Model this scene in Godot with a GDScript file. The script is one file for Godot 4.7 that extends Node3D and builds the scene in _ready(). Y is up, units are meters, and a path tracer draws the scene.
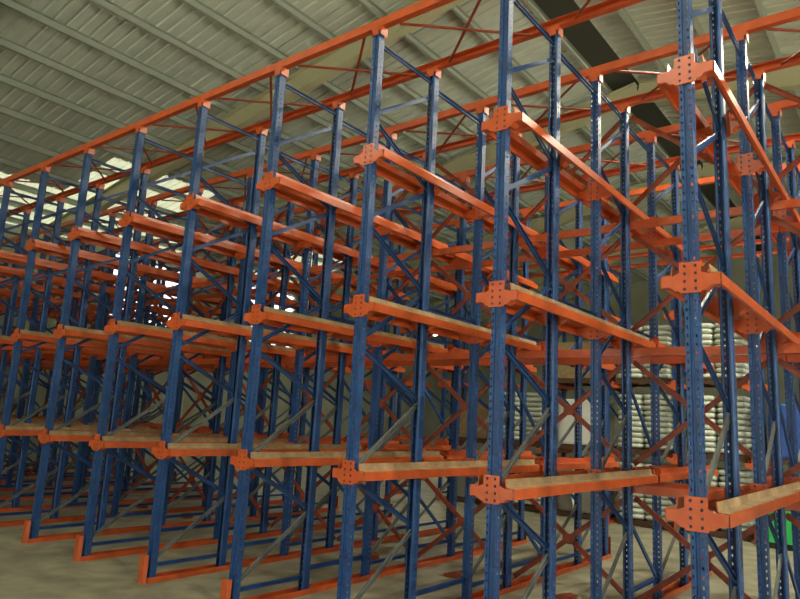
extends Node3D
# Drive-in pallet racking in a warehouse. Units are metres, y up.
# x runs along the open face of the rack (to the right), -z runs into the rack.

const W := 1.4                                  # spacing of the rack rows
const LEVELS := [1.3885, 2.832, 4.264]          # height of the three rail tiers
const TIER_WORD := ["lowest tier", "middle tier", "top tier"]
const TOP := 5.532                              # top of the posts
const LINES := [0.0, -0.917, -1.93, -2.77, -3.75, -4.78, -5.78]   # post lines in depth
const LAST_ROW := 13
const ORD := ["first", "second", "third", "fourth", "fifth", "sixth", "seventh", "eighth", "ninth", "tenth", "eleventh", "twelfth", "thirteenth", "fourteenth", "fifteenth"]
const RIDGE_X := -3.6
const RIDGE_Y := 10.0
const PITCH := 0.17
const WALL_L := -20.5
const WALL_R := 13.3
const WALL_F := 12.8
const WALL_B := -27.1
const FAR_Z := -9.6                             # front post line of the loaded rack beyond

var M := {}
var used := {}

# ---------------------------------------------------------------- helpers
func numbered(n: String) -> String:
	var k: int = used.get(n, 0)
	used[n] = k + 1
	return n if k == 0 else "%s_%03d" % [n, k]

func thing(called: String, label: String, category: String, at := Vector3.ZERO, group := "") -> Node3D:
	var o := Node3D.new()
	o.name = numbered(called)
	add_child(o)
	o.position = at
	o.set_meta("label", label)
	o.set_meta("category", category)
	if group != "": o.set_meta("group", group)
	return o

func part(called: String, mesh: Mesh, mat: Material, parent: Node3D, at := Vector3.ZERO, turn := 0.0) -> MeshInstance3D:
	var o := MeshInstance3D.new()
	o.name = called
	o.mesh = mesh
	if mat != null: o.material_override = mat
	o.cast_shadow = GeometryInstance3D.SHADOW_CASTING_SETTING_ON
	parent.add_child(o, true)
	o.position = at
	o.rotation.y = turn
	return o

func single(called: String, mesh: Mesh, mat: Material, label: String, category: String, at := Vector3.ZERO, group := "") -> MeshInstance3D:
	var o := part(numbered(called), mesh, mat, self, at)
	o.set_meta("label", label)
	o.set_meta("category", category)
	if group != "": o.set_meta("group", group)
	return o

func structure(called: String, label: String, category: String) -> Node3D:
	var o := thing(called, label, category)
	o.set_meta("kind", "structure")
	return o

func st_new() -> SurfaceTool:
	var st := SurfaceTool.new()
	st.begin(Mesh.PRIMITIVE_TRIANGLES)
	st.set_smooth_group(-1)
	return st

func st_end(st: SurfaceTool, smooth := false) -> ArrayMesh:
	if smooth: st.index()
	st.generate_normals()
	return st.commit()

func quad(st: SurfaceTool, a: Vector3, b: Vector3, c: Vector3, d: Vector3) -> void:
	for v in [a, b, c, a, c, d]: st.add_vertex(v)

# closed polygon "poly" (x right, y up, looking along the run) extruded from a to b
func extrude(st: SurfaceTool, poly: PackedVector2Array, a: Vector3, b: Vector3, up := Vector3.UP) -> void:
	var d := (b - a).normalized()
	var right := d.cross(up).normalized()
	var u := right.cross(d)
	if Geometry2D.is_polygon_clockwise(poly):
		poly = poly.duplicate()
		poly.reverse()
	var n := poly.size()
	var pa: Array[Vector3] = []
	var pb: Array[Vector3] = []
	for p in poly:
		pa.append(a + right * p.x + u * p.y)
		pb.append(b + right * p.x + u * p.y)
	for i in n:
		var j := (i + 1) % n
		quad(st, pa[i], pb[i], pb[j], pa[j])
	var tri := Geometry2D.triangulate_polygon(poly)
	for i in range(0, tri.size(), 3):
		st.add_vertex(pa[tri[i]]); st.add_vertex(pa[tri[i + 1]]); st.add_vertex(pa[tri[i + 2]])
		st.add_vertex(pb[tri[i]]); st.add_vertex(pb[tri[i + 2]]); st.add_vertex(pb[tri[i + 1]])

func rect(w: float, h: float, cx := 0.0, cy := 0.0) -> PackedVector2Array:
	return PackedVector2Array([Vector2(cx - w / 2, cy - h / 2), Vector2(cx + w / 2, cy - h / 2), Vector2(cx + w / 2, cy + h / 2), Vector2(cx - w / 2, cy + h / 2)])

func chamfered(w: float, h: float, c: float) -> PackedVector2Array:
	var x := w / 2
	var y := h / 2
	return PackedVector2Array([Vector2(-x + c, -y), Vector2(x - c, -y), Vector2(x, -y + c), Vector2(x, y - c), Vector2(x - c, y), Vector2(-x + c, y), Vector2(-x, y - c), Vector2(-x, -y + c)])

# C section, open towards +x
func channel(w: float, h: float, t: float) -> PackedVector2Array:
	var x := w / 2
	var y := h / 2
	return PackedVector2Array([Vector2(-x, -y), Vector2(x, -y), Vector2(x, -y + t), Vector2(-x + t, -y + t), Vector2(-x + t, y - t), Vector2(x, y - t), Vector2(x, y), Vector2(-x, y)])

func i_section(w: float, h: float, t: float) -> PackedVector2Array:
	var x := w / 2
	var y := h / 2
	var s := t * 0.35
	return PackedVector2Array([Vector2(-x, -y), Vector2(x, -y), Vector2(x, -y + t), Vector2(s, -y + t), Vector2(s, y - t), Vector2(x, y - t), Vector2(x, y), Vector2(-x, y), Vector2(-x, y - t), Vector2(-s, y - t), Vector2(-s, -y + t), Vector2(-x, -y + t)])

func bar(poly: PackedVector2Array, a: Vector3, b: Vector3, up := Vector3.UP) -> ArrayMesh:
	var st := st_new()
	extrude(st, poly, a, b, up)
	return st_end(st)

func box_mesh(size: Vector3, c := 0.0) -> ArrayMesh:      # stands on y = 0
	if c > 0.0:
		return bar(chamfered(size.x, size.y, c), Vector3(0, size.y / 2, size.z / 2), Vector3(0, size.y / 2, -size.z / 2))
	return bar(rect(size.x, size.y), Vector3(0, size.y / 2, size.z / 2), Vector3(0, size.y / 2, -size.z / 2))

# a strip of sheet from p to q, standing from y0 to y1, with one column of punched holes down its middle
func punched(st: SurfaceTool, p: Vector3, q: Vector3, y0: float, y1: float, hw: float, hh: float, pitch: float) -> void:
	var l := (q - p).length()
	var a := p.lerp(q, 0.5 - hw / l / 2)
	var b := p.lerp(q, 0.5 + hw / l / 2)
	var Y := Vector3.UP
	quad(st, p + Y * y0, p + Y * y1, a + Y * y1, a + Y * y0)
	quad(st, b + Y * y0, b + Y * y1, q + Y * y1, q + Y * y0)
	var y := y0
	var n := int((y1 - y0) / pitch)
	for i in n:
		var t := y0 + (i + 0.5) * pitch - hh / 2
		quad(st, a + Y * y, a + Y * t, b + Y * t, b + Y * y)
		y = t + hh
	quad(st, a + Y * y, a + Y * y1, b + Y * y1, b + Y * y)

func sheet(st: SurfaceTool, p: Vector3, q: Vector3, y0: float, y1: float) -> void:
	var Y := Vector3.UP
	quad(st, p + Y * y0, p + Y * y1, q + Y * y1, q + Y * y0)

# ---------------------------------------------------------------- materials
func noise_texture(seed_: int, freq: float, octaves: int, lo: Color, hi: Color, size := 512, bias := 0.0) -> ImageTexture:
	var n := FastNoiseLite.new()
	n.seed = seed_
	n.frequency = freq
	n.fractal_octaves = octaves
	var src := n.get_seamless_image(size, size)
	var img := Image.create(size, size, true, Image.FORMAT_RGB8)
	for y in size:
		for x in size:
			var v: float = clampf(src.get_pixel(x, y).r + bias, 0.0, 1.0)
			img.set_pixel(x, y, lo.lerp(hi, v))
	img.generate_mipmaps()
	return ImageTexture.create_from_image(img)

func plain(col: Color, rough: float, metal := 0.0) -> StandardMaterial3D:
	var m := StandardMaterial3D.new()
	m.albedo_color = col
	m.roughness = rough
	m.metallic = metal
	m.cull_mode = BaseMaterial3D.CULL_DISABLED
	return m

func mottled(tex: Texture2D, scale_: float, rough: float, metal := 0.0) -> StandardMaterial3D:
	var m := plain(Color.WHITE, rough, metal)
	m.albedo_texture = tex
	m.uv1_triplanar = true
	m.uv1_world_triplanar = true
	m.uv1_scale = Vector3.ONE * scale_
	return m

func make_materials() -> void:
	M.orange = mottled(noise_texture(3, 0.02, 5, Color(0.69, 0.30, 0.13), Color(0.81, 0.37, 0.18), 256), 0.9, 0.32)
	M.brown_orange = mottled(noise_texture(29, 0.03, 5, Color(0.46, 0.20, 0.11), Color(0.62, 0.28, 0.15), 256), 1.1, 0.5)  # darker, browner tone of the orange, for struts, rods and floor stops
	M.blue = mottled(noise_texture(5, 0.02, 4, Color(0.10, 0.23, 0.42), Color(0.14, 0.31, 0.53), 256), 0.8, 0.43)
	M.grey_brace = mottled(noise_texture(7, 0.03, 4, Color(0.36, 0.38, 0.38), Color(0.50, 0.51, 0.49), 256), 1.5, 0.5, 0.2)
	M.pale_tan = mottled(noise_texture(9, 0.03, 5, Color(0.52, 0.41, 0.28), Color(0.72, 0.61, 0.45), 256), 0.7, 0.75)  # tan tone of the rail ledges, also the carton tape
	M.floor = mottled(noise_texture(11, 0.012, 6, Color(0.48, 0.47, 0.39), Color(0.67, 0.65, 0.55), 1024), 0.16, 0.55)
	M.yard = mottled(noise_texture(23, 0.012, 5, Color(0.60, 0.60, 0.56), Color(0.70, 0.70, 0.66), 256), 0.1, 0.9)
	M.roof = mottled(noise_texture(13, 0.01, 5, Color(0.69, 0.72, 0.68), Color(0.78, 0.81, 0.76), 512), 0.2, 0.55, 0.0)
	M.wall = mottled(noise_texture(15, 0.01, 4, Color(0.56, 0.57, 0.50), Color(0.64, 0.65, 0.57), 256), 0.2, 0.8)
	M.purlin = plain(Color(0.60, 0.63, 0.58), 0.6)
	M.rafter = plain(Color(0.70, 0.69, 0.56), 0.6)
	M.ridge_shade = plain(Color(0.20, 0.21, 0.17), 0.7)  # dark colour standing in for shade along the ridge
	M.skylight = plain(Color(0.86, 0.88, 0.80), 0.4)
	M.skylight.backlight_enabled = true
	M.skylight.backlight = Color(0.30, 0.31, 0.27)
	M.glass = plain(Color(0.9, 0.95, 0.95, 0.12), 0.05)
	M.glass.transparency = BaseMaterial3D.TRANSPARENCY_ALPHA
	M.window_frame = plain(Color(0.75, 0.75, 0.72), 0.5)
	M.wood = mottled(noise_texture(17, 0.03, 4, Color(0.24, 0.16, 0.10), Color(0.38, 0.27, 0.18), 256), 2.0, 0.85)
	M.sack = mottled(noise_texture(19, 0.05, 4, Color(0.68, 0.71, 0.65), Color(0.82, 0.84, 0.79), 256), 1.5, 0.6)
	M.card = mottled(noise_texture(21, 0.03, 4, Color(0.50, 0.42, 0.28), Color(0.62, 0.53, 0.37), 256), 1.0, 0.85)
	M.wrap_white = plain(Color(0.86, 0.87, 0.84), 0.22)
	M.wrap_grey = plain(Color(0.50, 0.49, 0.44), 0.3)
	M.wrap_blue = plain(Color(0.20, 0.32, 0.62), 0.35)
	M.green = plain(Color(0.20, 0.75, 0.38), 0.4)
	M.black = plain(Color(0.06, 0.06, 0.06), 0.6)
	M.lamp_shell = plain(Color(0.75, 0.76, 0.75), 0.35, 0.6)
	M.lamp_lens = plain(Color(1, 1, 1), 0.4)
	M.lamp_lens.emission_enabled = true
	M.lamp_lens.emission = Color(1.0, 0.98, 0.9)
	M.lamp_lens.emission_energy_multiplier = 6.0

# ---------------------------------------------------------------- rack meshes
var post_mesh: ArrayMesh
var foot_mesh: ArrayMesh
var bracket_mesh: ArrayMesh
var cap_mesh: ArrayMesh
var rail_cache := {}

func make_post() -> ArrayMesh:
	# formed section with a pressed groove in its face, solid face towards +z
	var st := st_new()
	var f := 0.045
	punched(st, Vector3(-0.041, 0, f), Vector3(-0.013, 0, f), 0.0, TOP - 0.013, 0.010, 0.020, 0.055)
	sheet(st, Vector3(-0.013, 0, f), Vector3(-0.008, 0, f - 0.012), 0.0, TOP - 0.013)
	sheet(st, Vector3(-0.008, 0, f - 0.012), Vector3(0.008, 0, f - 0.012), 0.0, TOP - 0.013)
	sheet(st, Vector3(0.008, 0, f - 0.012), Vector3(0.013, 0, f), 0.0, TOP - 0.013)
	punched(st, Vector3(0.013, 0, f), Vector3(0.041, 0, f), 0.0, TOP - 0.013, 0.010, 0.020, 0.055)
	for s in [-1, 1]:
		punched(st, Vector3(0.041 * s, 0, f), Vector3(0.041 * s, 0, -0.03), 0.0, TOP - 0.013, 0.012, 0.018, 0.055)
		sheet(st, Vector3(0.041 * s, 0, -0.03), Vector3(0.030 * s, 0, -0.045), 0.0, TOP - 0.013)
		sheet(st, Vector3(0.030 * s, 0, -0.045), Vector3(0.018 * s, 0, -0.045), 0.0, TOP - 0.013)
	return st_end(st)

func make_foot() -> ArrayMesh:
	var st := st_new()
	extrude(st, chamfered(0.115, 0.115, 0.01), Vector3(0, 0.002, 0), Vector3(0, 0.012, 0), Vector3.FORWARD)
	return st_end(st)

# arm plate: punched middle, a stepped arm each side; lies in z = 0 .. 0.006, flange behind
func make_bracket() -> ArrayMesh:
	var st := st_new()
	var z := 0.008
	for s in [-1, 1]:
		punched(st, Vector3(0.0, 0, z), Vector3(0.066 * s, 0, z), -0.10, 0.10, 0.016, 0.018, 0.05)
		sheet(st, Vector3(0.066 * s, 0, z), Vector3(0.066 * s, 0, 0.0), -0.10, 0.10)
		var arm := PackedVector2Array([Vector2(0.064, 0.034), Vector2(0.105, 0.016), Vector2(0.176, 0.012), Vector2(0.176, -0.052), Vector2(0.125, -0.056), Vector2(0.092, -0.084), Vector2(0.064, -0.088)])
		var pl := PackedVector2Array()
		for v in arm: pl.append(Vector2(v.x * s, v.y))
		extrude(st, pl, Vector3(0, 0, 0.007), Vector3(0, 0, 0.0))
		# lower flange under the arm
		var fl := PackedVector2Array([Vector2(0.092 * s, -0.084), Vector2(0.125 * s, -0.056), Vector2(0.176 * s, -0.052), Vector2(0.176 * s, -0.056), Vector2(0.125 * s, -0.060), Vector2(0.092 * s, -0.088)])
		extrude(st, fl, Vector3(0, 0, 0.0), Vector3(0, 0, -0.075))
	quad(st, Vector3(-0.066, 0.10, z), Vector3(-0.066, 0.10, 0), Vector3(0.066, 0.10, 0), Vector3(0.066, 0.10, z))
	quad(st, Vector3(-0.066, -0.10, z), Vector3(-0.066, -0.10, 0), Vector3(0.066, -0.10, 0), Vector3(0.066, -0.10, z))
	return st_end(st)

# pallet rail: raised guide wall, flat ledge, turned-down lip. side = +1 or -1, length along -z
func rail_profile(side: float) -> PackedVector2Array:
	var t := 0.004
	var pts := [Vector2(0.112, 0.080), Vector2(0.119, 0.024), Vector2(0.181, 0.018), Vector2(0.185, 0.014), Vector2(0.185, -0.058), Vector2(0.165, -0.060),
		Vector2(0.165, -0.060 + t), Vector2(0.185 - t, -0.056), Vector2(0.185 - t, 0.012), Vector2(0.118, 0.018), Vector2(0.114, 0.022), Vector2(0.108, 0.080)]
	var out := PackedVector2Array()
	for p in pts: out.append(Vector2(p.x * side, p.y))
	return out

func rail_meshes(side: float, length: float) -> Array:
	var key := "%d_%.3f" % [int(side), length]
	if not rail_cache.has(key):
		var a := bar(rail_profile(side), Vector3.ZERO, Vector3(0, 0, -length))
		var liner := PackedVector2Array()
		for p in [Vector2(0.1125, 0.0805), Vector2(0.1195, 0.0250), Vector2(0.180, 0.0192), Vector2(0.180, 0.0210), Vector2(0.1210, 0.0268), Vector2(0.1140, 0.0805)]:
			liner.append(Vector2(p.x * side, p.y))
		var b := bar(liner, Vector3.ZERO, Vector3(0, 0, -length))
		rail_cache[key] = [a, b]
	return rail_cache[key]

var brace_cache := {}
func brace_mesh(a: Vector3, b: Vector3, w := 0.022, h := 0.042) -> ArrayMesh:
	var key := "%.3f %.3f %.3f %.3f %.3f" % [a.y, a.z, b.y, b.z, w]
	if not brace_cache.has(key):
		brace_cache[key] = bar(channel(w, h, 0.004), a, b, Vector3.UP if absf((b - a).normalized().y) < 0.95 else Vector3.RIGHT)
	return brace_cache[key]

# one upright frame: posts at local z values, zigzag bracing, arm brackets at each tier
func upright_frame(called: String, label: String, group: String, x: float, zs: Array, levels: Array) -> Node3D:
	var z0: float = zs[0]
	var t := thing(called, label, "rack frame", Vector3(x, 0, z0), group)
	for i in zs.size():
		var z: float = zs[i] - z0
		var back := i > 0
		var p := part("post", post_mesh, M.blue, t, Vector3(0, 0.013, z), PI if back else 0.0)
		part("foot_plate", foot_mesh, M.blue, p, Vector3(0, -0.013, 0))
		for y in levels:
			part("arm_bracket", bracket_mesh, M.orange, t, Vector3(0, y, z + (-0.047 if back else 0.047)), PI if back else 0.0)
	var lo := [0.24, 1.415, 2.555, 3.685, 4.705]
	var hi := [0.825, 2.005, 3.085, 4.175, 5.255]
	for i in zs.size() - 1:
		var a: float = zs[i] - z0 - 0.02
		var b: float = zs[i + 1] - z0 + 0.02
		for k in 5:
			part("brace", brace_mesh(Vector3(0, lo[k], a), Vector3(0, hi[k], b)), M.grey_brace if k < 2 else M.blue, t)
			if k < 4:
				part("brace", brace_mesh(Vector3(0, lo[k + 1] - 0.09, a), Vector3(0, hi[k] + 0.05, b)), M.blue, t)
		part("strut", brace_mesh(Vector3(0, 0.17, a), Vector3(0, 0.17, b)), M.blue, t)
		part("strut", brace_mesh(Vector3(0, 5.415, a), Vector3(0, 5.415, b)), M.blue, t)
	return t

func pallet_rail(called: String, label: String, group: String, x: float, y: float, z0: float, z1: float, side: float, pale_tan: bool) -> void:
	var t := thing(called, label, "pallet rail", Vector3(x, y, z0), group)
	var m := rail_meshes(side, z0 - z1)
	part("rail_profile", m[0], M.orange, t)
	if z0 < -1.0 and z0 > -8.0:
		part("end_stop", bar(channel(0.06, 0.075, 0.006), Vector3(0.118 * side, 0.062, -0.03), Vector3(0.178 * side, 0.062, -0.03)), M.orange, t)
	if pale_tan:
		var l := part("ledge_face", m[1], M.pale_tan, t)
		l.set_meta("label", "tan ledge and guide wall")

func floor_rail(label: String, group: String, x: float, z0: float, z1: float) -> void:
	var t := thing("floor_guide_rail", label, "guide rail", Vector3(x, 0, z0), group)
	var u := PackedVector2Array([Vector2(-0.072, 0.0), Vector2(0.072, 0.0), Vector2(0.072, 0.058), Vector2(0.066, 0.058), Vector2(0.066, 0.0015), Vector2(-0.066, 0.0015), Vector2(-0.066, 0.058), Vector2(-0.072, 0.058)])
	var key := "floor %.3f" % (z0 - z1)
	if not rail_cache.has(key):
		rail_cache[key] = [bar(u, Vector3.ZERO, Vector3(0, 0, z1 - z0)),
			bar(PackedVector2Array([Vector2(-0.060, -0.02), Vector2(-0.045, 0.02), Vector2(0.045, 0.02), Vector2(0.060, -0.02), Vector2(0.054, -0.02), Vector2(0.041, 0.014), Vector2(-0.041, 0.014), Vector2(-0.054, -0.02)]), Vector3.ZERO, Vector3(0, 0.29, 0), Vector3.BACK)]
	part("floor_channel", rail_cache[key][0], M.orange, t)
	part("end_guard", rail_cache[key][1], M.orange, t, Vector3(0, 0, 0.022))
	part("end_guard", rail_cache[key][1], M.orange, t, Vector3(0, 0, z1 - z0 - 0.022), PI)

func ord_row(r: int) -> String:
	return "outermost row" if r < 0 else "%s row from the right" % ORD[r]

func ord_bay(r: int) -> String:
	return "outermost bay" if r < 0 else "%s bay from the right" % ORD[r]

# ---------------------------------------------------------------- lamps
func high_bay(called: String, label: String, at: Vector3, roof_y: float, energy: float, visible_glow := true) -> void:
	var t := thing(called, label, "lamp", at, "high bay lamps")
	var st := st_new()
	var prof := [Vector2(0.25, 0.0), Vector2(0.245, 0.03), Vector2(0.17, 0.10), Vector2(0.11, 0.14), Vector2(0.10, 0.30), Vector2(0.04, 0.33), Vector2(0.0, 0.33)]
	var n := 20
	for i in n:
		var a := TAU * i / n
		var b := TAU * (i + 1) / n
		for k in prof.size() - 1:
			var p: Vector2 = prof[k]
			var q: Vector2 = prof[k + 1]
			quad(st, Vector3(cos(a) * p.x, p.y, sin(a) * p.x), Vector3(cos(b) * p.x, p.y, sin(b) * p.x), Vector3(cos(b) * q.x, q.y, sin(b) * q.x), Vector3(cos(a) * q.x, q.y, sin(a) * q.x))
	part("housing", st_end(st), M.lamp_shell, t)
	var lens := CylinderMesh.new()
	lens.top_radius = 0.235
	lens.bottom_radius = 0.235
	lens.height = 0.02
	lens.radial_segments = 24
	lens.rings = 0
	part("lens", lens, M.lamp_lens, t, Vector3(0, 0.012, 0))
	part("suspension_cable", bar(chamfered(0.012, 0.012, 0.003), Vector3(0, 0.33, 0), Vector3(0, roof_y - at.y - 0.2, 0), Vector3.FORWARD), M.black, t)
	var l := AreaLight3D.new()
	l.name = "lamp_light"
	l.area_size = Vector2(0.42, 0.42)
	l.light_energy = energy
	l.light_color = Color(1.0, 0.97, 0.86)
	l.shadow_enabled = true
	l.area_range = 60.0
	l.area_attenuation = 2.0
	t.add_child(l)
	l.position = Vector3(0, -0.02, 0)
	l.rotation.x = -PI / 2

func roof_y(x: float) -> float:
	return RIDGE_Y - PITCH * absf(x - RIDGE_X)

# ---------------------------------------------------------------- building
# corrugated sheet between x0 and x1 (following the roof) and z0 > z1, ribs running along the slope
func corrugated(x0: float, x1: float, z0: float, z1: float) -> ArrayMesh:
	var st := st_new()
	var pitch := 0.225
	var n := int(round((z0 - z1) / pitch))
	var prof: Array[Vector2] = []
	for i in n:
		var z := z0 - i * pitch
		prof.append_array([Vector2(z, 0.0), Vector2(z - 0.15, 0.0), Vector2(z - 0.17, 0.028), Vector2(z - 0.205, 0.028)])
	prof.append(Vector2(z1, 0.0))
	for i in prof.size() - 1:
		var p := prof[i]
		var q := prof[i + 1]
		quad(st, Vector3(x0, roof_y(x0) + p.y, p.x), Vector3(x1, roof_y(x1) + p.y, p.x), Vector3(x1, roof_y(x1) + q.y, q.x), Vector3(x0, roof_y(x0) + q.y, q.x))
	return st_end(st)

func slab(parent: Node3D, called: String, x0: float, x1: float, y0: float, y1: float, z0: float, z1: float, m: Material) -> MeshInstance3D:
	return part(called, bar(rect(x1 - x0, y1 - y0), Vector3((x0 + x1) / 2, (y0 + y1) / 2, z0), Vector3((x0 + x1) / 2, (y0 + y1) / 2, z1)), m, parent)

func build_shell() -> void:
	var fl := structure("floor", "olive grey concrete warehouse floor with stains", "floor")
	slab(fl, "slab", WALL_L - 0.3, WALL_R + 0.3, -0.2, 0.0, WALL_F + 0.3, WALL_B - 0.3, M.floor)
	var gr := structure("ground", "unseen concrete yard added to bounce sunlight in through the openings", "ground")
	slab(gr, "yard", -45, 45, -0.25, -0.02, 45, WALL_F + 0.3, M.yard)  # out of view, added to bounce sunlight up to the roof
	slab(gr, "yard", WALL_R + 0.3, 45, -0.25, -0.02, WALL_F + 0.3, -45, M.yard)
	var c := structure("ceiling", "corrugated metal roof on purlins and cream rafters", "ceiling")
	var l := WALL_L - 0.3
	# left slope with translucent sheets along the eave
	part("roof_sheet", corrugated(l, RIDGE_X, WALL_F + 0.4, 2.0), M.roof, c)
	part("roof_sheet", corrugated(-17.4, RIDGE_X, 2.0, -3.6), M.roof, c)
	part("skylight_sheet", corrugated(l, -17.4, 2.0, -3.6), M.skylight, c)
	part("roof_sheet", corrugated(-14.8, RIDGE_X, -3.6, -6.8), M.roof, c)
	part("skylight_sheet", corrugated(l, -14.8, -3.6, -6.8), M.skylight, c)
	part("roof_sheet", corrugated(-17.4, RIDGE_X, -6.8, -8.8), M.roof, c)
	part("skylight_sheet", corrugated(l, -17.4, -6.8, -8.8), M.skylight, c)
	part("roof_sheet", corrugated(l, RIDGE_X, -8.8, -11.8), M.roof, c)
	part("roof_sheet", corrugated(-15.6, RIDGE_X, -11.8, -14.5), M.roof, c)
	part("skylight_sheet", corrugated(l, -15.6, -11.8, -14.5), M.skylight, c)
	part("roof_sheet", corrugated(l, RIDGE_X, -14.5, WALL_B - 0.4), M.roof, c)
	part("roof_sheet", corrugated(RIDGE_X, WALL_R + 0.3, WALL_F + 0.4, WALL_B - 0.4), M.roof, c)
	var pm := bar(channel(0.07, 0.16, 0.006), Vector3(0, 0, WALL_F), Vector3(0, 0, WALL_B))
	for k in 15:
		var x := -4.27 - 1.12 * k
		if x > WALL_L + 0.1: part("purlin", pm, M.purlin, c, Vector3(x, roof_y(x) - 0.085, 0))
		x = 2.0 * RIDGE_X - x
		if x < WALL_R - 0.1: part("purlin", pm, M.purlin, c, Vector3(x, roof_y(x) - 0.085, 0))
	var st := st_new()
	var fp := PackedVector2Array([Vector2(-0.62, -0.135), Vector2(-0.05, -0.035), Vector2(-0.05, -0.045), Vector2(-0.62, -0.145)])
	extrude(st, fp, Vector3(RIDGE_X, RIDGE_Y, WALL_F), Vector3(RIDGE_X, RIDGE_Y, WALL_B))
	part("ridge_shade_strip", st_end(st), M.ridge_shade, c)  # strip that paints the dark band of shade beside the ridge
	part("ridge_cap", bar(PackedVector2Array([Vector2(-0.35, -0.025), Vector2(0, 0.036), Vector2(0.35, -0.025), Vector2(0.35, -0.020), Vector2(0, 0.042), Vector2(-0.35, -0.020)]), Vector3(RIDGE_X, RIDGE_Y, WALL_F + 0.4), Vector3(RIDGE_X, RIDGE_Y, WALL_B - 0.4)), M.roof, c)
	for z in [7.1, 1.4, -4.3, -10.0, -15.7, -21.4]:
		for s in [-1, 1]:
			var xe: float = WALL_L + 0.15 if s < 0 else WALL_R - 0.15
			part("rafter", bar(i_section(0.2, 0.46, 0.02), Vector3(RIDGE_X, roof_y(RIDGE_X) - 0.40, z), Vector3(xe, roof_y(xe) - 0.40, z)), M.rafter, c)
			part("column", bar(i_section(0.2, 0.34, 0.02), Vector3(xe, 0, z), Vector3(xe, roof_y(xe) - 0.5, z), Vector3.RIGHT), M.rafter, c)
	# walls
	var ye := roof_y(WALL_L)
	var wl := structure("wall_left", "pale metal-clad side wall with high daylight windows", "wall")
	slab(wl, "cladding", WALL_L - 0.3, WALL_L, 0, 4.5, WALL_F, WALL_B, M.wall)
	slab(wl, "cladding", WALL_L - 0.3, WALL_L, 4.5, ye, WALL_F, -6.6, M.wall)
	slab(wl, "cladding", WALL_L - 0.3, WALL_L, 4.5, ye, -10.2, -13.0, M.wall)
	slab(wl, "cladding", WALL_L - 0.3, WALL_L, 4.5, ye, -15.6, WALL_B, M.wall)
	var zz := [[-6.6, -10.2], [-13.0, -15.6]]
	for i in 2:
		var w := structure("window_%d" % (i + 1), ["bright narrow high window seen through the rack at far side", "bright wider high window seen deeper through the rack"][i], "window")
		var a: float = zz[i][0]
		var b: float = zz[i][1]
		var mid: float = (a + b) / 2
		slab(w, "pane", WALL_L - 0.16, WALL_L - 0.15, 4.55, ye - 0.1, a - 0.03, mid + 0.02, M.glass)
		slab(w, "pane", WALL_L - 0.16, WALL_L - 0.15, 4.55, ye - 0.1, mid - 0.02, b + 0.03, M.glass)
		for z in [a - 0.025, mid, b + 0.025]:
			slab(w, "frame", WALL_L - 0.19, WALL_L - 0.11, 4.5, ye - 0.05, z + 0.025, z - 0.025, M.window_frame)
		for y in [4.52, 5.7, ye - 0.08]:
			slab(w, "frame", WALL_L - 0.185, WALL_L - 0.115, y - 0.025, y + 0.025, a, b, M.window_frame)
	var wr := structure("wall_right", "pale metal-clad side wall, unseen, with openings added to let daylight in", "wall")
	slab(wr, "cladding", WALL_R, WALL_R + 0.3, 5.2, ye, WALL_F, WALL_B, M.wall)
	for z in [[WALL_F, 10.0], [3.0, 2.0], [-5.0, -6.0], [-14.0, WALL_B]]:  # gaps between piers added and sized for daylight from the side
		slab(wr, "pier", WALL_R, WALL_R + 0.3, 0, 5.2, z[0], z[1], M.wall)
	for i in 2:
		var zc: float = [WALL_F + 0.15, WALL_B - 0.15][i]
		var wb := structure(["wall_front", "wall_back"][i], ["pale front wall, unseen, with openings added to let daylight in", "pale gable wall at the far end of the warehouse"][i], "wall")
		var low := 5.6 if i == 0 else 0.0
		var gable := PackedVector2Array([Vector2(WALL_L - 0.3, low), Vector2(WALL_R + 0.3, low), Vector2(WALL_R + 0.3, ye), Vector2(RIDGE_X, RIDGE_Y), Vector2(WALL_L - 0.3, ye)])
		part("cladding", bar(gable, Vector3(0, 0, zc + 0.15), Vector3(0, 0, zc - 0.15)), M.wall, wb)
		if i == 0:
			for x in [[WALL_L - 0.3, -8.0], [-4.0, 1.0], [5.0, WALL_R + 0.3]]:  # gaps here added and sized for daylight from behind the camera
				slab(wb, "pier", x[0], x[1], 0, 5.6, zc + 0.15, zc - 0.15, M.wall)

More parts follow.
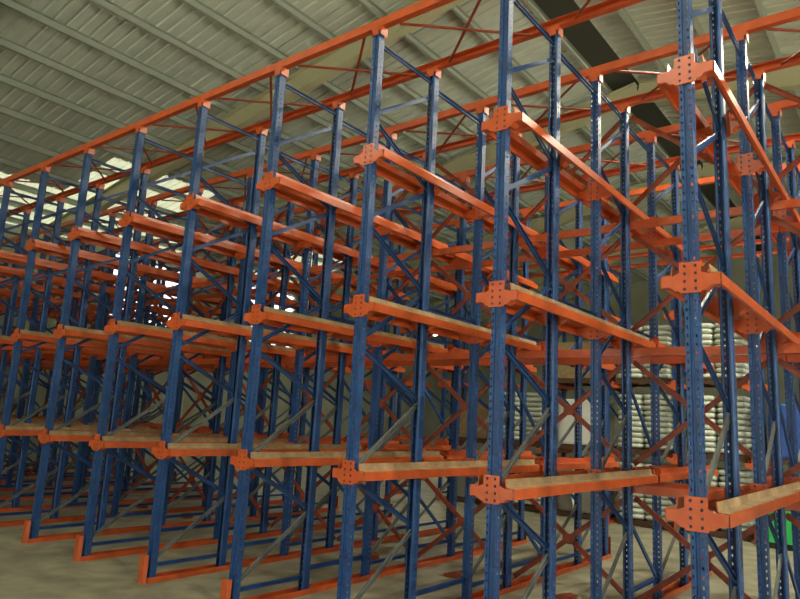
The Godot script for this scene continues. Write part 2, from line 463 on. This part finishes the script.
# ---------------------------------------------------------------- the near rack
func build_rack() -> void:
	for r in range(-1, LAST_ROW + 1):
		var x := -W * r
		var rw := ord_row(r)
		upright_frame("upright_frame", "blue upright frame at the front, %s" % rw, "upright frames of the near rack", x, [LINES[0], LINES[1]], LEVELS)
		upright_frame("upright_frame", "blue upright frame in mid depth, %s" % rw, "upright frames of the near rack", x, [LINES[2], LINES[3]], LEVELS)
		upright_frame("upright_frame", "three-post blue upright frame at the rear, %s" % rw, "upright frames of the near rack", x, [LINES[4], LINES[5], LINES[6]], LEVELS)
		for k in 2:
			var a: float = [LINES[1], LINES[3]][k] - 0.047
			var b: float = [LINES[2], LINES[4]][k] + 0.047
			var t := thing("row_spacer", "blue spacer bars joining %s frames, %s" % [["front and middle", "middle and rear"][k], rw], "spacer", Vector3(x, 0, a), "spacers between the frames")
			for y in [0.25, 2.965, 5.355]:
				part("spacer_bar", brace_mesh(Vector3(0, y, 0), Vector3(0, y, b - a), 0.024, 0.05), M.blue, t)
			if k == 1:
				part("brace", brace_mesh(Vector3(0, 0.25, b - a), Vector3(0, 0.95, 0)), M.blue, t)
				part("brace", brace_mesh(Vector3(0, 1.6, b - a), Vector3(0, 2.4, 0)), M.blue, t)
		for i in 3:
			for s in [-1, 1]:
				var sw: String = "right-hand" if s > 0 else "left-hand"
				pallet_rail("pallet_rail", "orange pallet rail, %s, front half, %s side, %s" % [TIER_WORD[i], sw, rw.replace(" from the right", " from right")], "pallet rails of the front half", x, LEVELS[i], 0.045, -3.20, s, i < 2)
				pallet_rail("pallet_rail", "orange pallet rail, %s, rear half, %s side, %s" % [TIER_WORD[i], sw, rw.replace(" from the right", " from right")], "pallet rails of the rear half", x, LEVELS[i], -3.28, -5.90, s, false)
		floor_rail("orange floor guide rail with end guards under the %s" % rw, "floor guide rails of the near rack", x, 0.085, -5.87)
	# tie beams across the tops, one on each post line
	var x0 := -W * LAST_ROW - 0.08
	var x1 := W + 0.08
	for i in LINES.size():
		var z: float = LINES[i]
		var t := thing("top_tie_beam", "orange tie beam across the post tops, %s from the front" % ORD[i], "tie beam", Vector3(0, TOP, z), "tie beams on the post tops")
		var prof := channel(0.07, 0.085, 0.005)
		if i % 2 == 0:
			for v in prof.size(): prof[v].x = -prof[v].x
		part("beam", bar(prof, Vector3(x0, 0.085, 0), Vector3(x1, 0.085, 0)), M.orange, t)
		for r in range(-1, LAST_ROW + 1):
			part("post_cap", cap_mesh, M.orange, t, Vector3(-W * r, -0.05, 0))
	# thin crossed rods lying between pairs of top beams
	for pr in [[0, 1], [2, 3], [4, 5]]:
		for r in range(-1, LAST_ROW):
			var xa := -W * r
			var t := thing("top_cross_rods", "thin brown-orange crossed rods between %s and %s top beams, %s" % [ORD[pr[0]], ORD[pr[1]], ord_bay(r)], "cross brace", Vector3(xa, TOP + 0.06, LINES[pr[0]]), "crossed rods on the rack top")
			var d: float = LINES[pr[1]] - LINES[pr[0]]
			var k := "rod %.3f" % d
			if not rail_cache.has(k):
				rail_cache[k] = [bar(chamfered(0.028, 0.022, 0.006), Vector3(-0.22, 0, -0.03), Vector3(-W + 0.22, 0, d + 0.03)), bar(chamfered(0.028, 0.022, 0.006), Vector3(-W + 0.22, -0.024, -0.03), Vector3(-0.22, -0.024, d + 0.03))]
			part("rod", rail_cache[k][0], M.brown_orange, t)
			part("rod", rail_cache[k][1], M.brown_orange, t)
	# spine: horizontal beams and crossed struts on the fourth post line
	for li in [3, 4]:
		for i in 3:
			var z: float = LINES[li] - 0.075 if li == 3 else LINES[li] + 0.075
			var y: float = LEVELS[i] - 0.12
			var t := thing("spine_beam", "orange horizontal beam across the lanes, %s, %s post line" % [TIER_WORD[i], ORD[li]], "tie beam", Vector3(0, y, z), "horizontal beams across the lanes")
			for r in range(-1, LAST_ROW):
				part("beam_section", bar(channel(0.05, 0.085, 0.005), Vector3(-W * r - 0.004, 0, 0), Vector3(-W * (r + 1) + 0.004, 0, 0)), M.orange, t)
	var tiers := [[0.14, 1.175], [1.515, 2.615], [2.955, 4.055], [4.375, 5.495]]
	var tw := ["near the floor", "below the middle tier", "below the top tier", "under the top beams"]
	for r in range(-1, LAST_ROW):
		for i in 4:
			var y0: float = tiers[i][0]
			var y1: float = tiers[i][1]
			var t := thing("cross_brace", "brown crossed struts %s, %s" % [tw[i], ord_bay(r)], "cross brace", Vector3(-W * r - W / 2, y0, LINES[3] - 0.12), "crossed struts at mid depth")
			var k := "x %d" % i
			if not rail_cache.has(k):
				var hx := W / 2 - 0.03
				rail_cache[k] = [bar(channel(0.02, 0.055, 0.004), Vector3(-hx, 0, 0), Vector3(hx, y1 - y0, 0)), bar(channel(0.02, 0.055, 0.004), Vector3(-hx, y1 - y0, -0.024), Vector3(hx, 0, -0.024)),
					bar(chamfered(0.13, 0.11, 0.03), Vector3(0, (y1 - y0) / 2, 0.012), Vector3(0, (y1 - y0) / 2, 0.017))]
			part("strut", rail_cache[k][0], M.brown_orange, t)
			part("strut", rail_cache[k][1], M.brown_orange, t)
			part("gusset", rail_cache[k][2], M.brown_orange, t)
		if r >= 0 and r < 9:
			var stop := bar(PackedVector2Array([Vector2(-0.13, 0), Vector2(0.13, 0), Vector2(0.13, 0.07), Vector2(0.05, 0.085), Vector2(-0.13, 0.03)]), Vector3(0, 0, 0.07), Vector3(0, 0, -0.07))
			single("floor_stop", stop, M.brown_orange, "low brown steel stop on the floor, %s" % ord_bay(r), "pallet stop", Vector3(-W * r - W / 2 - 0.05, 0.002, LINES[3] - 0.1), "steel stops on the lane floors")

# ---------------------------------------------------------------- the loaded rack beyond the aisle
var sack_mesh: ArrayMesh
func make_sack(size: Vector3) -> ArrayMesh:
	var st := SurfaceTool.new()
	st.begin(Mesh.PRIMITIVE_TRIANGLES)
	st.set_smooth_group(0)
	var n := 16
	var m := 8
	var grid := []
	for j in m + 1:
		var v := PI * (float(j) / m - 0.5)
		var row := []
		for i in n:
			var a := TAU * i / n
			var cx := signf(cos(a)) * pow(absf(cos(a)), 0.28)
			var cz := signf(sin(a)) * pow(absf(sin(a)), 0.28)
			var r := pow(maxf(cos(v), 0.0), 0.22)
			row.append(Vector3(cx * r * size.x / 2, (signf(sin(v)) * pow(absf(sin(v)), 0.8) * 0.5 + 0.5) * size.y, cz * r * size.z / 2))
		grid.append(row)
	for j in m:
		for i in n:
			var i2 := (i + 1) % n
			quad(st, grid[j][i], grid[j][i2], grid[j + 1][i2], grid[j + 1][i])
	return st_end(st, true)

func make_pallet_at(label: String, at: Vector3) -> void:
	var t := thing("wooden_pallet", label, "pallet", at, "wooden pallets in the far rack")
	for z in [-0.44, 0.0, 0.44]:
		part("stringer", box_mesh(Vector3(1.08, 0.09, 0.09)), M.wood, t, Vector3(0, 0.018, z))
	for k in 6:
		part("deck_board", box_mesh(Vector3(0.12, 0.02, 0.98), 0.003), M.wood, t, Vector3(-0.47 + 0.188 * k, 0.108, 0))
	for k in 3:
		part("bottom_board", box_mesh(Vector3(0.11, 0.018, 0.98), 0.003), M.wood, t, Vector3(-0.48 + 0.48 * k, 0, 0))

func wrapped_load(called: String, label: String, at: Vector3, size: Vector3, m: Material, sd: int) -> void:
	var st := SurfaceTool.new()
	st.begin(Mesh.PRIMITIVE_TRIANGLES)
	st.set_smooth_group(0)
	var nz := FastNoiseLite.new()
	nz.seed = sd
	nz.frequency = 4.0
	var n := 40
	var mm := 24
	var grid := []
	for j in mm + 3:
		var y := clampf(float(j - 1) / mm, 0.0, 1.0)
		var row := []
		for i in n:
			var a := TAU * i / n
			var cx := signf(cos(a)) * pow(absf(cos(a)), 0.28) * size.x / 2
			var cz := signf(sin(a)) * pow(absf(sin(a)), 0.28) * size.z / 2
			var k := 1.0 + 0.03 * nz.get_noise_3d(cx * 0.6, y * size.y * 3.0, cz * 0.6) - 0.05 * pow(y, 6.0)
			if j == 0 or j == mm + 2: k = 0.0
			row.append(Vector3(cx * k, y * size.y, cz * k))
		grid.append(row)
	for j in mm + 2:
		for i in n:
			var i2 := (i + 1) % n
			quad(st, grid[j][i], grid[j][i2], grid[j + 1][i2], grid[j + 1][i])
	single(called, st_end(st, true), m, label, "load", at)

func build_far_rack() -> void:
	var rng := RandomNumberGenerator.new()
	rng.seed = 41
	var zs := [FAR_Z, FAR_Z - 0.92]
	for r in range(0, 9):
		var x := -W * r
		upright_frame("far_upright_frame", "blue upright frame of the loaded rack beyond, aligned with %s" % ord_row(r), "upright frames of the loaded far rack", x, zs, LEVELS)
		for i in 3:
			for s in [-1, 1]:
				pallet_rail("far_pallet_rail", "orange rail of loaded rack beyond, %s, %s side, %s" % [TIER_WORD[i], "right" if s > 0 else "left", ord_row(r).replace(" from the right", " from right")], "rails of the loaded far rack", x, LEVELS[i], FAR_Z + 0.045, FAR_Z - 1.15, s, false)
		floor_rail("orange floor guide with end guards, loaded rack beyond, %s" % ord_row(r), "floor guide rails of the far rack", x, FAR_Z + 0.085, FAR_Z - 1.0)
	for k in 2:
		var t := thing("far_top_tie_beam", "orange tie beam on top of the loaded rack beyond, %s" % ["front line", "rear line"][k], "tie beam", Vector3(0, TOP, zs[k]), "tie beams of the far rack")
		part("beam", bar(channel(0.07, 0.085, 0.005), Vector3(-W * 8 - 0.08, 0.085, 0), Vector3(0.08, 0.085, 0)), M.orange, t)
		for r in range(0, 9): part("post_cap", cap_mesh, M.orange, t, Vector3(-W * r, -0.05, 0))
	var zc := FAR_Z - 0.55
	var lanes := {0: ["", "blue", ""], 1: ["sack", "sack", "sack"], 2: ["sack", "sack", "sack"], 3: ["grey", "white", "card"], 4: ["sack", "sack", ""], 5: ["grey", "card", ""]}
	for lane in lanes:
		var xc: float = -W * lane - W / 2
		for i in 3:
			var kind: String = lanes[lane][i]
			if kind == "": continue
			var y: float = 0.0 if i == 0 else LEVELS[i - 1] + 0.0225
			var where := "%s, %s lane of the far rack" % [["on the floor", "on lowest rails", "on middle rails"][i], ORD[lane]]
			make_pallet_at("wooden pallet %s" % where, Vector3(xc, y, zc))
			var b := y + 0.129
			if kind == "sack":
				for k in 10:
					for s in [-1, 1]:
						var o := single("white_sack", sack_mesh, M.sack, "white sack, %s layer, %s stack %s" % [ORD[k], "left" if s < 0 else "right", where], "sack", Vector3(xc + s * 0.272 + rng.randf_range(-0.008, 0.008), b + k * 0.112, zc + rng.randf_range(-0.015, 0.02)), "white sacks stacked %s" % where)
						o.rotation.y = rng.randf_range(-0.02, 0.02)
			elif kind == "card":
				for k in 3:
					for s in [-1, 1]:
						var t := thing("cardboard_box", "cardboard box, %s layer, %s stack %s" % [ORD[k], "left" if s < 0 else "right", where], "box", Vector3(xc + s * 0.268, b + k * 0.272, zc), "cardboard boxes stacked %s" % where)
						part("carton", box_mesh(Vector3(0.52, 0.27, 0.86), 0.006), M.card, t)
						part("tape", box_mesh(Vector3(0.05, 0.0015, 0.86)), M.pale_tan, t, Vector3(0, 0.2702, 0))
			else:
				var mats := {"blue": M.wrap_blue, "white": M.wrap_white, "grey": M.wrap_grey}
				var words := {"blue": "blue plastic-wrapped load", "white": "glossy white wrapped load", "grey": "grey plastic-wrapped load"}
				wrapped_load("wrapped_load", "%s %s" % [words[kind], where], Vector3(xc, b, zc), Vector3(1.04, 0.98, 0.96), mats[kind], 60 + lane * 3 + i)
	# torn plastic film hanging from the grey load
	var fs := st_new()
	var prev: Array = []
	for k in 9:
		var y := 1.05 - 0.115 * k
		var w := 0.05 + 0.04 * sin(k * 1.7) + 0.006 * k
		var cx := 0.03 * sin(k * 0.9)
		var cz := 0.02 * cos(k * 1.3)
		var row := [Vector3(cx - w / 2, y, cz), Vector3(cx, y, cz + 0.02), Vector3(cx + w / 2, y, cz - 0.01)]
		if k > 0:
			quad(fs, prev[0], prev[1], row[1], row[0])
			quad(fs, prev[1], prev[2], row[2], row[1])
		prev = row
	single("plastic_film", st_end(fs), M.wrap_white, "torn white plastic film hanging before the grey wrapped load", "plastic film", Vector3(-4.95, 0.0, FAR_Z - 0.02))
	# green bin standing in the aisle before the loaded rack
	var g := thing("plastic_bin", "bright green plastic bin with black base in the aisle beyond", "bin", Vector3(-1.02, 0, FAR_Z + 0.2))
	var st := st_new()
	extrude(st, chamfered(0.40, 0.30, 0.03), Vector3(0, 0.10, 0), Vector3(0, 0.115, 0), Vector3.FORWARD)
	for q in [[Vector3(0, 0, 0.14), 0.0, 0.40], [Vector3(0, 0, -0.14), 0.0, 0.40], [Vector3(0.19, 0, 0), PI / 2, 0.28], [Vector3(-0.19, 0, 0), PI / 2, 0.28]]:
		var dir: Vector3 = Vector3(cos(q[1]), 0, sin(q[1])) * (q[2] / 2)
		extrude(st, rect(0.014, 0.50, 0, 0.35), q[0] - dir, q[0] + dir)
	part("tub", st_end(st), M.green, g)
	part("rim", bar(chamfered(0.44, 0.34, 0.03), Vector3(0, 0.60, 0), Vector3(0, 0.625, 0), Vector3.FORWARD), M.green, g)
	part("base", box_mesh(Vector3(0.40, 0.10, 0.30), 0.01), M.black, g)

func _ready() -> void:
	# ---- camera
	var cam := Camera3D.new()
	cam.name = "camera"
	add_child(cam)
	cam.position = Vector3(1.1114, 1.8396, 4.4060)
	cam.rotation_order = EULER_ORDER_YXZ
	cam.rotation = Vector3(0.18082, 0.66937, 0.05313)
	cam.fov = 48.517
	cam.near = 0.05
	cam.far = 200.0
	cam.current = true
	# ---- sky, daylight and exposure
	var sky_mat := ProceduralSkyMaterial.new()
	sky_mat.sky_top_color = Color(0.80, 0.86, 0.92)
	sky_mat.sky_horizon_color = Color(0.93, 0.95, 0.93)
	sky_mat.ground_horizon_color = Color(0.70, 0.70, 0.66)
	sky_mat.ground_bottom_color = Color(0.45, 0.45, 0.42)
	sky_mat.sky_energy_multiplier = 1.0
	var sky := Sky.new()
	sky.sky_material = sky_mat
	var env := Environment.new()
	env.background_mode = Environment.BG_SKY
	env.sky = sky
	env.background_energy_multiplier = 1.0
	env.tonemap_mode = Environment.TONE_MAPPER_LINEAR
	env.tonemap_exposure = 4.15
	env.sdfgi_enabled = true
	env.ssao_enabled = true
	env.ssil_enabled = true
	var we := WorldEnvironment.new()
	we.name = "world"
	we.environment = env
	add_child(we)
	var sun := DirectionalLight3D.new()
	sun.name = "sun"
	add_child(sun)
	sun.rotation_degrees = Vector3(-62, 55, 0)
	sun.light_energy = 4.4
	sun.light_color = Color(1.0, 0.97, 0.90)
	sun.light_angular_distance = 0.6
	sun.shadow_enabled = true
	make_materials()
	# ---- structure
	build_shell()
	# ---- lamps: out-of-view ones added to light the rack, one far lamp in view
	for a in [[-8.5, 8.4, 6.0, 3.5, "the deep end of the front aisle"], [-2.0, 8.6, 6.4, 4.5, "the middle of the front aisle"], [6.0, 8.0, 2.6, 14.0, "the side aisle near the front"], [6.0, 8.0, -3.4, 10.0, "the side aisle deeper in"], [1.5, 8.4, -7.8, 12.0, "the aisle beyond the rack"], [-1.0, 8.4, -4.0, 6.0, "the rack near the ridge"]]:
		high_bay("added_bay_lamp", "unseen high bay lamp added over %s" % a[4], Vector3(a[0], a[1], a[2]), roof_y(a[0]), a[3])
	high_bay("added_bay_lamp", "small glaring lamp seen far through the rack", Vector3(-13.3, 5.08, -15.8), roof_y(-13.3), 3.0)
	# ---- rack
	post_mesh = make_post()
	foot_mesh = make_foot()
	bracket_mesh = make_bracket()
	var cs := st_new()
	extrude(cs, PackedVector2Array([Vector2(-0.058, -0.052), Vector2(0.058, -0.052), Vector2(0.058, 0.052), Vector2(-0.058, 0.052)]), Vector3(0, 0.045, 0), Vector3(0, 0.092, 0), Vector3.FORWARD)
	extrude(cs, rect(0.07, 0.006, 0, 0.053), Vector3(0, 0.0, 0), Vector3(0, 0.045, 0), Vector3.FORWARD)
	extrude(cs, rect(0.07, 0.006, 0, -0.053), Vector3(0, 0.0, 0), Vector3(0, 0.045, 0), Vector3.FORWARD)
	extrude(cs, rect(0.006, 0.1, 0.055, 0), Vector3(0, 0.0, 0), Vector3(0, 0.045, 0), Vector3.FORWARD)
	extrude(cs, rect(0.006, 0.1, -0.055, 0), Vector3(0, 0.0, 0), Vector3(0, 0.045, 0), Vector3.FORWARD)
	cap_mesh = st_end(cs)
	sack_mesh = make_sack(Vector3(0.535, 0.116, 0.92))
	build_rack()
	build_far_rack()
